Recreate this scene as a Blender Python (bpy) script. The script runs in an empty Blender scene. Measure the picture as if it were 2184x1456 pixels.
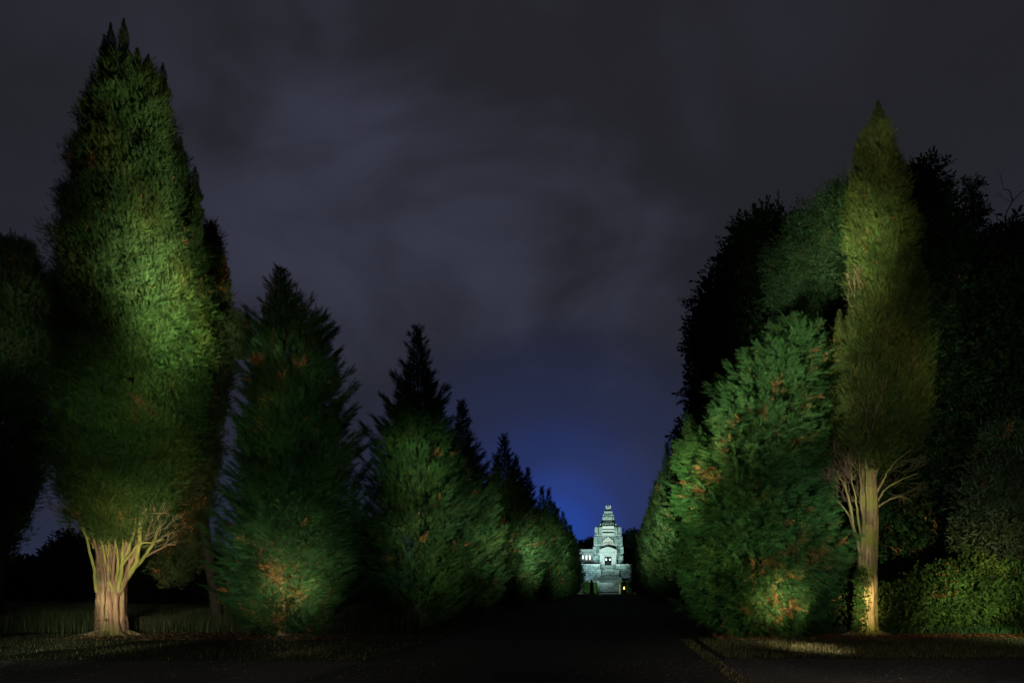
import bpy, math, random
import numpy as np
from mathutils import Vector

S = bpy.context.scene
C = S.collection
random.seed(7); RNG = np.random.default_rng(11)
R = math.radians

# ------------------------------------------------------------------ camera
FPX, VX, VY, EYE = 1714.0, 1310.0, 1250.0, 1.6      # focal length and vanishing point in photo pixels
cam = bpy.data.objects.new('camera', bpy.data.cameras.new('camera'))
C.objects.link(cam); S.camera = cam
cam.location = (0, 0, EYE); cam.rotation_euler = (R(90), 0, 0)
cam.data.sensor_width = 36; cam.data.lens = 36 * FPX / 2184
cam.data.shift_x = (1092 - VX) / 2184; cam.data.shift_y = (VY - 728) / 2184
cam.data.clip_start = .1; cam.data.clip_end = 3000
def P(px, py, Y): return Vector(((px - VX) / FPX * Y, Y, EYE + (VY - py) / FPX * Y))
def PX(px, Y): return (px - VX) / FPX * Y
def PZ(py, Y): return EYE + (VY - py) / FPX * Y

S.view_settings.view_transform = 'Standard'; S.view_settings.look = 'None'
S.view_settings.exposure = 0; S.view_settings.gamma = 1
S.cycles.use_denoising = True; S.cycles.use_adaptive_sampling = False
S.cycles.max_bounces = 3; S.cycles.diffuse_bounces = 1; S.cycles.glossy_bounces = 1; S.cycles.transparent_max_bounces = 4
S.cycles.sample_clamp_indirect = 2

# ------------------------------------------------------------------ world: overcast city night sky
W = bpy.data.worlds.new('World'); S.world = W; W.use_nodes = True
nt = W.node_tree; N = nt.nodes; L = nt.links; N.clear()
def node(t, tree=None, **kw):
    n = (tree or nt).nodes.new(t)
    for k, v in kw.items(): setattr(n, k, v)
    return n
def ramp(n, stops, interp='EASE'):
    cr = n.color_ramp; cr.interpolation = interp
    while len(cr.elements) > 1: cr.elements.remove(cr.elements[0])
    cr.elements[0].position = stops[0][0]; cr.elements[0].color = (*stops[0][1], 1)
    for p, c in stops[1:]:
        e = cr.elements.new(p); e.color = (*c, 1)
def lin(r, g, b): return tuple(((c / 255 + .055) / 1.055) ** 2.4 if c > 10 else c / 255 / 12.92 for c in (r, g, b))
out = node('ShaderNodeOutputWorld'); bg = node('ShaderNodeBackground'); bg.inputs[1].default_value = 1
tc = node('ShaderNodeTexCoord')
sep = node('ShaderNodeSeparateXYZ'); L.new(tc.outputs['Generated'], sep.inputs[0])
base = node('ShaderNodeValToRGB')
ramp(base, [(0, lin(40, 44, 68)), (.10, lin(37, 41, 56)), (.25, lin(35, 37, 47)), (.42, lin(34, 35, 40)), (.60, lin(34, 34, 38)), (1, lin(32, 32, 35))], 'LINEAR')
L.new(sep.outputs['Z'], base.inputs[0])
mp = node('ShaderNodeMapping'); mp.inputs['Scale'].default_value = (1.3, 1.3, 2.2); mp.inputs['Location'].default_value = (3.7, 3.6, 1.26)
L.new(tc.outputs['Generated'], mp.inputs[0])
nz = node('ShaderNodeTexNoise'); nz.inputs['Scale'].default_value = 2.4; nz.inputs['Detail'].default_value = 5; nz.inputs['Roughness'].default_value = .48; nz.inputs['Distortion'].default_value = .35
L.new(mp.outputs[0], nz.inputs['Vector'])
cl = node('ShaderNodeValToRGB'); ramp(cl, [(.40, (.06, .06, .06)), (.62, (1, 1, 1))])
L.new(nz.outputs['Fac'], cl.inputs[0])
# cloud bank direction: where the city lights the clouds most
def dirdot(px, py):
    d = Vector(((px - VX) / FPX, 1, (VY - py) / FPX)).normalized()
    vn = node('ShaderNodeVectorMath', operation='DOT_PRODUCT'); vn.inputs[1].default_value = d
    nn = node('ShaderNodeVectorMath', operation='NORMALIZE'); L.new(tc.outputs['Generated'], nn.inputs[0]); L.new(nn.outputs[0], vn.inputs[0])
    ac = node('ShaderNodeMath', operation='ARCCOSINE'); L.new(vn.outputs['Value'], ac.inputs[0])
    return ac.outputs[0]
bank = node('ShaderNodeValToRGB'); ramp(bank, [(0, (1, 1, 1)), (.18, (.75, .75, .75)), (.36, (.18, .18, .18)), (.55, (.08, .08, .08)), (1, (.08, .08, .08))])
L.new(dirdot(960, 480), bank.inputs[0])
cm = node('ShaderNodeMix', data_type='RGBA', blend_type='MULTIPLY'); cm.inputs[0].default_value = 1
L.new(cl.outputs[0], cm.inputs[6]); L.new(bank.outputs[0], cm.inputs[7])
mix = node('ShaderNodeMix', data_type='RGBA'); mix.inputs[7].default_value = (*lin(59, 60, 77), 1)
L.new(cm.outputs[2], mix.inputs[0]); L.new(base.outputs[0], mix.inputs[6])
# the blue light of the floodlit cemetery on the low cloud above it
gl = node('ShaderNodeValToRGB'); ramp(gl, [(0, (.86, .86, .86)), (.030, (.70, .70, .70)), (.06, (.44, .44, .44)), (.10, (.21, .21, .21)), (.17, (.07, .07, .07)), (.28, (0, 0, 0))])
L.new(dirdot(1188, 1140), gl.inputs[0])
mix2 = node('ShaderNodeMix', data_type='RGBA'); mix2.inputs[7].default_value = (*lin(36, 72, 168), 1)
L.new(gl.outputs[0], mix2.inputs[0]); L.new(mix.outputs[2], mix2.inputs[6])
sky = node('ShaderNodeTexSky', sky_type='NISHITA', sun_disc=False, sun_elevation=R(-9), sun_rotation=R(200))
sk = node('ShaderNodeMix', data_type='RGBA', blend_type='ADD'); sk.inputs[0].default_value = .05
L.new(mix2.outputs[2], sk.inputs[6]); L.new(sky.outputs[0], sk.inputs[7])
L.new(sk.outputs[2], bg.inputs[0]); L.new(bg.outputs[0], out.inputs[0])

moon = bpy.data.objects.new('moonlight', bpy.data.lights.new('moonlight', 'SUN')); C.objects.link(moon)
moon.data.energy = .015; moon.data.angle = R(5); moon.data.color = (.7, .8, 1); moon.rotation_euler = (R(50), 0, R(-40))

# ------------------------------------------------------------------ torch beams (the photographer's hand lamps) and floodlights
def spot(src, tgt, deg, power, col=(1, .97, .88), blend=1.0, size=.05):
    l = bpy.data.lights.new('torch_beam', 'SPOT'); o = bpy.data.objects.new('torch_beam', l); C.objects.link(o)
    o.location = src; d = Vector(tgt) - Vector(src)
    o.rotation_euler = d.to_track_quat('-Z', 'Y').to_euler()
    l.energy = power; l.color = col; l.spot_size = R(deg); l.spot_blend = blend; l.shadow_soft_size = size; l.cycles.use_multiple_importance_sampling = False
    return o
BEAM_NO = [0]
def soften(o, deg, uneven=.8):
    """a hand lamp's beam: bright in the middle, fading gradually outwards, a little uneven"""
    l = o.data; l.spot_size = R(min(150, deg * 1.6)); l.use_nodes = True; t = l.node_tree; em = t.nodes['Emission']
    tcx = t.nodes.new('ShaderNodeTexCoord'); sx = t.nodes.new('ShaderNodeSeparateXYZ'); t.links.new(tcx.outputs['Normal'], sx.inputs[0])
    def mth(op, a, b_=None):
        n = t.nodes.new('ShaderNodeMath'); n.operation = op
        for i, v in enumerate((a, b_)):
            if v is None: continue
            if isinstance(v, (int, float)): n.inputs[i].default_value = v
            else: t.links.new(v, n.inputs[i])
        return n.outputs[0]
    u = mth('DIVIDE', sx.outputs[0], sx.outputs[2]); v = mth('DIVIDE', sx.outputs[1], sx.outputs[2])
    r2 = mth('ADD', mth('MULTIPLY', u, u), mth('MULTIPLY', v, v)); h = math.tan(R(deg / 2))
    g = mth('EXPONENT', mth('MULTIPLY', r2, -1.5 / (h * h)))
    cb = t.nodes.new('ShaderNodeCombineXYZ'); t.links.new(u, cb.inputs[0]); t.links.new(v, cb.inputs[1]); BEAM_NO[0] += 1; cb.inputs[2].default_value = BEAM_NO[0] * 3.7
    nz_ = t.nodes.new('ShaderNodeTexNoise'); nz_.inputs['Scale'].default_value = 1.7 / h; nz_.inputs['Detail'].default_value = 2; t.links.new(cb.outputs[0], nz_.inputs['Vector'])
    k = mth('ADD', mth('MULTIPLY', mth('SUBTRACT', nz_.outputs['Fac'], .5), uneven * 4), 1.05); k = mth('MAXIMUM', k, .15)
    t.links.new(mth('MULTIPLY', g, k), em.inputs['Strength'])
    return o
WARM = (1, .86, .62); WHT = (1, .97, .86); COOL = (.80, .95, 1); GRN = (.86, 1, .72)
K = 1000
def beam(src, px, py, Y, deg, e, col=WHT, size=.04):     # e: light reaching the target, whatever the lamp's distance
    t_ = P(px, py, Y); return soften(spot(src, t_, deg, e * .78 * (t_ - Vector(src)).length_squared, col, 1.0, size), deg)
# great cypress on the left, lit from its right
beam((1.5, 17, 1.6), 298, 240, 25, 8, 46, WHT)
beam((1.5, 17, 1.6), 325, 420, 25, 8, 44, WHT)
beam((.5, 16.5, 1.6), 355, 630, 24.5, 9.5, 135, WHT)
beam((-8, 9, 1.6), 355, 660, 24.5, 8, 60, (1, 1, .6))
beam((-8, 9, 1.6), 345, 830, 24.5, 11, 22, GRN)
beam((-8, 9, 1.6), 378, 735, 24.5, 7.5, 130, GRN)
beam((-2, 14, 1.6), 350, 560, 24.5, 9, 80, WHT)
beam((-5, 6, 1.6), 285, 930, 25, 15, 15, GRN)
beam((-8, 10, .8), 250, 1215, 25.6, 15, 36, WARM)
beam((-11, 10, .7), 236, 1285, 25.6, 6, 58, WARM)
beam((-6, 12, .8), 325, 1105, 25.6, 14, 38, WARM)
# far left cypress, meadow grass
beam((-12, 6, 1.6), 15, 680, 28, 11, 14, GRN)
beam((-9, 8, 1.2), 200, 1298, 30, 16, 10, GRN)
beam((-9, 8, 1.2), 420, 1298, 30, 12, 10, GRN)
# nearest conifer of the left row
beam((-4, 8, 1.2), 600, 1215, 24.5, 12, 95, WHT)
beam((-4, 8, 1.2), 640, 1235, 24.5, 6, 170, WARM)
beam((-4, 6, 1.5), 600, 1050, 24.5, 18, 15, GRN)
beam((-4, 6, 1.8), 590, 780, 24.5, 15, 11, WHT)
# left row, lit from the avenue
beam((0, 12, 1.5), 905, 985, 32, 8, 70, GRN)
beam((0, 14, 1.5), 940, 1120, 32, 13, 62, WHT)
beam((0, 22, 1.5), 1060, 1130, 42, 11, 95, WHT)
beam((0, 30, 1.6), 1140, 1170, 54, 8, 190, WHT)
beam((0, 44, 1.6), 1190, 1180, 72, 9, 120, WHT)
beam((-1, 60, 1.6), 1215, 1195, 100, 12, 60, WHT)
# nearest conifer on the right, lit from the avenue side
beam((-1, 11, 1.6), 1670, 800, 24, 15, 125, WHT)
beam((-4, 14, 1.6), 1455, 1030, 25, 13, 160, GRN)
beam((-3, 10, 1.5), 1570, 1170, 24, 20, 52, GRN)
beam((-2, 38, 1.5), 1408, 1125, 64, 16, 150, WHT)
beam((-2, 52, 1.5), 1376, 1165, 84, 12, 60, WHT)
beam((0, 16, 1.4), 925, 1215, 32, 12, 30, GRN)
beam((0, 26, 1.4), 1050, 1195, 43, 13, 55, WHT)
beam((0, 38, 1.4), 1140, 1200, 58, 12, 70, WHT)
beam((4, 10, .9), 1670, 1270, 23.5, 7.5, 290, WARM)
beam((4, 12, .9), 1645, 1290, 23.5, 5, 170, WARM)
beam((5, 8, 1.4), 1730, 1120, 24, 18, 32, COOL)
beam((-2, 26, 1.5), 1395, 1110, 48, 8, 170, WHT)
beam((-2, 34, 1.5), 1370, 1150, 66, 12, 22, WHT)
# right cypress, the tree behind it, thicket, verge
beam((1, 10, 1.7), 1822, 530, 25.5, 9, 130, (1, .96, .66))
beam((2, 9, 1.7), 1855, 320, 25.5, 10, 26, WHT)
beam((5, 6, 1.7), 1860, 800, 25.5, 20, 12, (1, .92, .7))
beam((6, 6, 1.2), 1840, 1090, 25.6, 10, 40, (1, .88, .62))
beam((7, 10, .8), 1852, 1285, 25.6, 6, 190, (1, .84, .38))
beam((4, 8, 1.7), 1750, 540, 30, 10, 30, WHT)
beam((11, 10, 1.4), 2045, 1250, 28, 17, 52, (.84, 1, .55))
beam((9, 8, 1.6), 2040, 800, 31, 26, 9, GRN)
beam((-3, 12, 1.6), 1560, 910, 24.5, 12, 95, WHT)
beam((11, 10, 1.4), 2120, 1130, 28, 15, 14, WHT)
beam((6.5, 14, 2.6), 1710, 1388, 21, 13, 105, WARM)
beam((-6.5, 14, 2.4), 650, 1392, 20, 14, 9, WARM)
beam((4, 6, 3.0), 1800, 1440, 15, 60, 13, (1, .85, .75))
beam((-6, 6, 3.0), 480, 1440, 15, 60, 9, (1, .92, .80))
beam((-12, 12, 3), 230, 1385, 20, 20, .8, WARM)

# ------------------------------------------------------------------ materials
def mat(name, col, rough=.85, spec=.2, noise=None, bump=0, attr=False, nscale=8, emit=None):
    m = bpy.data.materials.new(name); m.use_nodes = True; t = m.node_tree; b = t.nodes['Principled BSDF']
    b.inputs['Base Color'].default_value = (*col, 1); b.inputs['Roughness'].default_value = rough
    b.inputs['Specular IOR Level'].default_value = spec
    src = None
    if attr:
        a = t.nodes.new('ShaderNodeAttribute'); a.attribute_name = 'tint'; src = a.outputs['Color']
    if noise or bump:
        co = t.nodes.new('ShaderNodeTexCoord'); n = t.nodes.new('ShaderNodeTexNoise'); n.inputs['Scale'].default_value = nscale
        n.inputs['Detail'].default_value = 6; n.inputs['Roughness'].default_value = .65
        t.links.new(co.outputs['Object'], n.inputs['Vector'])
        if noise:
            r = t.nodes.new('ShaderNodeValToRGB'); r.color_ramp.elements[0].position = .3; r.color_ramp.elements[1].position = .7
            r.color_ramp.elements[0].color = (*noise, 1); r.color_ramp.elements[1].color = (*col, 1)
            t.links.new(n.outputs['Fac'], r.inputs[0]); src = r.outputs[0]
        if bump:
            bp = t.nodes.new('ShaderNodeBump'); bp.inputs['Strength'].default_value = bump; bp.inputs['Distance'].default_value = .05
            t.links.new(n.outputs['Fac'], bp.inputs['Height']); t.links.new(bp.outputs[0], b.inputs['Normal'])
    if src is not None: t.links.new(src, b.inputs['Base Color'])
    if emit:
        b.inputs['Emission Color'].default_value = (*emit[0], 1); b.inputs['Emission Strength'].default_value = emit[1]
    return m
def bark(name, a, bcol, moss, mossamt, sc=1):
    m = bpy.data.materials.new(name); m.use_nodes = True; t = m.node_tree; b = t.nodes['Principled BSDF']
    b.inputs['Roughness'].default_value = .9; b.inputs['Specular IOR Level'].default_value = .15
    co = t.nodes.new('ShaderNodeTexCoord'); mpp = t.nodes.new('ShaderNodeMapping'); mpp.inputs['Scale'].default_value = (12*sc, 12*sc, 1.0*sc)
    n = t.nodes.new('ShaderNodeTexNoise'); n.inputs['Scale'].default_value = 1.3; n.inputs['Detail'].default_value = 7; n.inputs['Roughness'].default_value = .7
    t.links.new(co.outputs['Object'], mpp.inputs[0]); t.links.new(mpp.outputs[0], n.inputs['Vector'])
    r = t.nodes.new('ShaderNodeValToRGB'); r.color_ramp.elements[0].position = .38; r.color_ramp.elements[1].position = .62
    r.color_ramp.elements[0].color = (*a, 1); r.color_ramp.elements[1].color = (*bcol, 1); t.links.new(n.outputs['Fac'], r.inputs[0])
    n2 = t.nodes.new('ShaderNodeTexNoise'); n2.inputs['Scale'].default_value = 1.1; n2.inputs['Detail'].default_value = 4
    t.links.new(co.outputs['Object'], n2.inputs['Vector'])
    r2 = t.nodes.new('ShaderNodeValToRGB'); r2.color_ramp.elements[0].position = .62 - .3 * mossamt; r2.color_ramp.elements[1].position = .72 - .3 * mossamt
    t.links.new(n2.outputs['Fac'], r2.inputs[0])
    mx = t.nodes.new('ShaderNodeMix'); mx.data_type = 'RGBA'; mx.inputs[7].default_value = (*moss, 1)
    t.links.new(r2.outputs[0], mx.inputs[0]); t.links.new(r.outputs[0], mx.inputs[6]); t.links.new(mx.outputs[2], b.inputs['Base Color'])
    bp = t.nodes.new('ShaderNodeBump'); bp.inputs['Strength'].default_value = .9; bp.inputs['Distance'].default_value = .04
    t.links.new(n.outputs['Fac'], bp.inputs['Height']); t.links.new(bp.outputs[0], b.inputs['Normal'])
    return m
M_leaf = mat('foliage', (.04, .1, .03), .8, .06, attr=True)
M_grass = mat('grass_blades', (.05, .1, .03), .7, .2, attr=True)
M_bark = bark('shreddy_bark', (.06, .035, .022), (.38, .28, .15), (.22, .22, .07), .25)
M_bark_moss = bark('mossy_bark', (.06, .042, .022), (.36, .26, .13), (.22, .22, .05), .42)
M_limb = bark('limb_bark', (.20, .20, .05), (.34, .33, .09), (.24, .25, .06), .5, .5)
M_limb_pale = bark('limb_bark_pale', (.14, .11, .06), (.27, .24, .09), (.22, .22, .07), .5, .5)
M_limb_red = bark('limb_bark_red', (.14, .07, .05), (.29, .20, .11), (.22, .20, .07), .2, .5)
M_twig = mat('twig_bark', (.17, .15, .08), .9, .1)
M_twig_dead = mat('dead_twig', (.23, .16, .10), .9, .1)
M_dark_bark = mat('dark_bark', (.035, .027, .02), .9, .1)

# ------------------------------------------------------------------ mesh helpers
def link(name, me, parent=None, m=None):
    o = bpy.data.objects.new(name, me); C.objects.link(o)
    if m and me is not None and not me.materials: me.materials.append(m)
    if parent: o.parent = parent
    return o
def tag(o, label, cat, group=None, kind=None):
    if label: o['label'] = label
    if cat: o['category'] = cat
    if group: o['group'] = group
    if kind: o['kind'] = kind
    return o
def empty(name, loc): 
    o = bpy.data.objects.new(name, None); C.objects.link(o); o.location = loc; o.empty_display_size = .3; return o
def tri_mesh(name, tris, cols=None):
    n = len(tris); me = bpy.data.meshes.new(name)
    me.vertices.add(n * 3); me.vertices.foreach_set('co', np.ascontiguousarray(tris, dtype=np.float32).ravel())
    me.loops.add(n * 3); me.loops.foreach_set('vertex_index', np.arange(n * 3, dtype=np.int32))
    me.polygons.add(n); me.polygons.foreach_set('loop_start', np.arange(0, n * 3, 3, dtype=np.int32))
    if cols is not None:
        at = me.color_attributes.new('tint', 'FLOAT_COLOR', 'POINT')
        c = np.ones((n, 3, 4), dtype=np.float32); c[:, :, :3] = cols[:, None, :]
        at.data.foreach_set('color', c.ravel())
    me.update(calc_edges=True); return me
def poly_mesh(name, v, f, smooth=False):
    me = bpy.data.meshes.new(name); me.from_pydata([tuple(x) for x in v], [], f); me.update()
    if smooth: me.polygons.foreach_set('use_smooth', [True] * len(me.polygons))
    return me

def frond(pairs=6, w=.085, spread=.62, ln=.42, droop=.12):
    t = []
    for k in range(pairs):
        s = (k + .35) / pairs; l = ln * (1 - s) ** .65 + .09
        for sg in (-1, 1):
            j = random.uniform(-.03, .03); an = spread + random.uniform(-.12, .12)
            t.append([[s - w * .5 + j, 0, 0], [s + w + j, 0, 0], [s + j + l * math.cos(an), sg * l * math.sin(an), -droop * l + random.uniform(-.04, .04)]])
    t.append([[0, -w * .22, 0], [0, w * .22, 0], [1.0, 0, 0]])
    t.append([[.86, -w * .5, 0], [.86, w * .5, 0], [1.12, 0, 0]])
    return np.array(t)
def leafspray(n=9, size=.34, wid=.11):           # a twig of separate pointed leaves
    t = []
    for k in range(n):
        s = (k + .5) / n; an = random.uniform(.5, 1.2) * random.choice((-1, 1)); el = random.uniform(-.5, .4); l = size * random.uniform(.7, 1.15)
        d = Vector((math.cos(an) * math.cos(el), math.sin(an) * math.cos(el), math.sin(el))); sd = d.cross(Vector((random.uniform(-.5, .5), random.uniform(-.5, .5), 1))).normalized() * wid
        b = Vector((s, 0, 0)); mid = b + d * l * .45
        t.append([b, mid + sd, b + d * l]); t.append([b, b + d * l, mid - sd])
    return np.array([[list(p) for p in q] for q in t])
FR_FINE = [frond(8, .052, .66, .40) for _ in range(5)]
FR_TUFT = [frond(5, .085, .60, .44, .1) for _ in range(5)]
FR_FAR = [frond(3, .16, .55, .45, .1) for _ in range(4)]
LF_BROAD = [leafspray(8, .34, .09) for _ in range(4)]
LF_LONG = [leafspray(9, .50, .035) for _ in range(4)]
LF_ROUND = [leafspray(6, .42, .16) for _ in range(4)]

def norm(a): return a / np.maximum(np.linalg.norm(a, axis=-1, keepdims=True), 1e-9)
def instance(templates, pos, d, up, scale, col):
    d = norm(d); y = norm(np.cross(up, d)); z = np.cross(d, y)
    M = np.stack([d, y, z], axis=1)               # rows are the axes
    idx = RNG.integers(0, len(templates), len(pos)); T = []; Cc = []
    for k, t in enumerate(templates):
        s = idx == k
        v = np.einsum('tvk,nkj->ntvj', t, M[s] * scale[s][:, None, None]) + pos[s][:, None, None, :]
        T.append(v.reshape(-1, 3, 3)); cj = np.repeat(col[s], len(t), axis=0); out_c = cj[:, :3] * RNG.uniform(.55, 1.4, (len(cj), 1))
        if col.shape[1] == 4:
            bm = RNG.random(len(cj)) < cj[:, 3]; out_c[bm] = np.array((.27, .115, .035))[None, :] * RNG.uniform(.3, 1.4, (bm.sum(), 1))
        Cc.append(out_c)
    return np.concatenate(T), np.concatenate(Cc)
def wobble(p, seed=0, f=1.0):                      # cheap smooth 3D noise in about -1..1
    r = np.random.default_rng(seed); s = 0
    for k in range(5):
        w = r.normal(size=3) * f * (1 + k * .6); s = s + np.sin(p @ w + r.uniform(0, 6.28)) / (1 + k * .5)
    return s / 2.2
def tint(pos, base, seed, brown=.06, var=.28, browncol=(.26, .10, .035)):
    n = len(pos); b = np.array(base)
    k = 1 + var * wobble(pos, seed, 2.4) + RNG.normal(0, .14, n)
    c = b[None, :] * np.clip(k, .35, 1.9)[:, None]
    yel = np.clip(wobble(pos, seed + 5, .8), 0, 1)[:, None]
    c = c * (1 + yel * np.array([.55, .12, -.1])[None, :])
    q = wobble(pos, seed + 9, 3.6) + .5 * wobble(pos, seed + 12, 1.0) + RNG.normal(0, .10, n)
    thr = np.quantile(q, 1 - max(brown, 1e-4)); pb = np.clip((q - thr) * 4, 0, .75) + (.006 if brown else 0)
    return np.concatenate([np.clip(c, .003, .6), pb[:, None]], 1)
UP = np.array([0., 0, 1])

def conifer_crown(name, H, prof, base, seed, nb=380, dens=40, size=.42, tmpl=None, brown=.05, z0=.15, plume=.25, lean=None, rise=.55, lateral=1.0, droop=0, patches=()):
    """feathery plumes on ascending boughs. prof: list of (height fraction, radius in m) ; axis may drift by lean(z)."""
    tmpl = tmpl or FR_FINE; r = np.random.default_rng(seed)
    hs = [p[0] for p in prof]; rs = [max(.02, p[1] * .95 - .24 * min(1, p[1])) for p in prof]
    pos = []; dr = []; upv = []; sc = []; core = []
    for i in range(nb):
        f = (i + r.random()) / nb; f = 1 - (1 - f) ** .80 if False else f
        u = f ** .92
        zt = z0 + (H - z0) * u                                   # height of the bough's tip zone
        Rr = np.interp(zt / H, hs, rs)
        az = i * 2.399963 + r.normal(0, .25)
        Lb = Rr * (.93 + r.normal(0, .09)) + (min(1.1, .35 + Rr) * plume * r.uniform(.5, 1.3) if r.random() < .22 else 0)
        Lb = max(.06, Lb * (1 + .13 * float(wobble(np.array([[math.cos(az) * Rr, math.sin(az) * Rr, zt]]), seed + 2, 1.5)[0])))
        a = np.array([math.cos(az), math.sin(az), 0])
        el0 = rise * (.5 + .8 * u); n = max(5, int(dens * min(1.3, .12 + .88 * Lb / 2.2)))
        s = r.random(n) ** .55 * (1 - .22) + .22
        drop = Lb * math.tan(el0) * .55
        zz = zt - drop * (1 - s) ** 1.0 + .25 * Lb * (s ** 3) * .6 - .10 * Lb * np.sin(s * 3.1)
        zz = np.maximum(zz, .12)
        cx = a[None, :] * (Lb * s)[:, None]
        side = np.cross(UP, a)
        wdt = (.24 * Lb * (1 - s) + .06) * lateral + .03
        off = r.normal(0, 1, n) * wdt * .55
        p = cx + side[None, :] * off[:, None]; p[:, 2] = zz + r.normal(0, 1, n) * wdt * .22
        d = a[None, :] * .9 + UP[None, :] * (el0 * (.5 + .9 * s) - droop * (1.1 - u))[:, None] + side[None, :] * (np.sign(off) * r.uniform(.15, .9, n) * (1.1 - .7 * s))[:, None] + r.normal(0, .26, (n, 3))
        pos.append(p); dr.append(d); upv.append(UP[None, :] + r.normal(0, .55, (n, 3)) - a[None, :] * .25)
        sc.append(size * r.uniform(.6, 1.15, n) * (.45 + .55 * min(1, Lb / 1.3)))
    # leader
    n = 26; s = np.linspace(.0, 1, n); p = np.zeros((n, 3)); p[:, 2] = H - .9 + s * .75; an = r.uniform(0, 6.28, n)
    pos.append(p); dr.append(np.stack([np.cos(an) * .6 * (1.1 - s), np.sin(an) * .6 * (1.1 - s), .6 + s], 1)); upv.append(r.normal(0, 1, (n, 3))); sc.append(size * (1.1 - .72 * s))
    # inner foliage
    n = int(nb * 7); u = r.random(n) ** .9; zz = z0 + (H * .97 - z0) * u; Rr = np.interp(zz / H, hs, rs) * r.uniform(.15, .66, n); az = r.uniform(0, 6.28, n)
    p = np.stack([np.cos(az) * Rr, np.sin(az) * Rr, zz], 1); pos.append(p); dr.append(np.stack([np.cos(az), np.sin(az), r.uniform(-.2, 1, n)], 1) + r.normal(0, .5, (n, 3))); upv.append(r.normal(0, 1, (n, 3))); sc.append(size * 1.5 * np.clip(Rr / .9, .12, 1))
    pos = np.concatenate(pos); dr = np.concatenate(dr); upv = np.concatenate(upv); sc = np.concatenate(sc)
    if lean is not None: pos[:, 0] += np.interp(pos[:, 2], [q[0] for q in lean], [q[1] for q in lean])
    col = tint(pos, base, seed, brown); nn_ = wobble(pos, seed + 31, 5.5)
    for (qx, qz, qr) in patches:                    # branches whose sprays have died and turned brown
        d2 = ((pos[:, 0] - qx) ** 2 + (pos[:, 2] - qz) ** 2) / qr ** 2; col[:, 3] = np.clip(col[:, 3] + np.exp(-d2) * (nn_ > .25) * .62, 0, .8)
    t, c = instance(tmpl, pos, dr, upv, sc, col)
    return tri_mesh(name, t, c)

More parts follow.
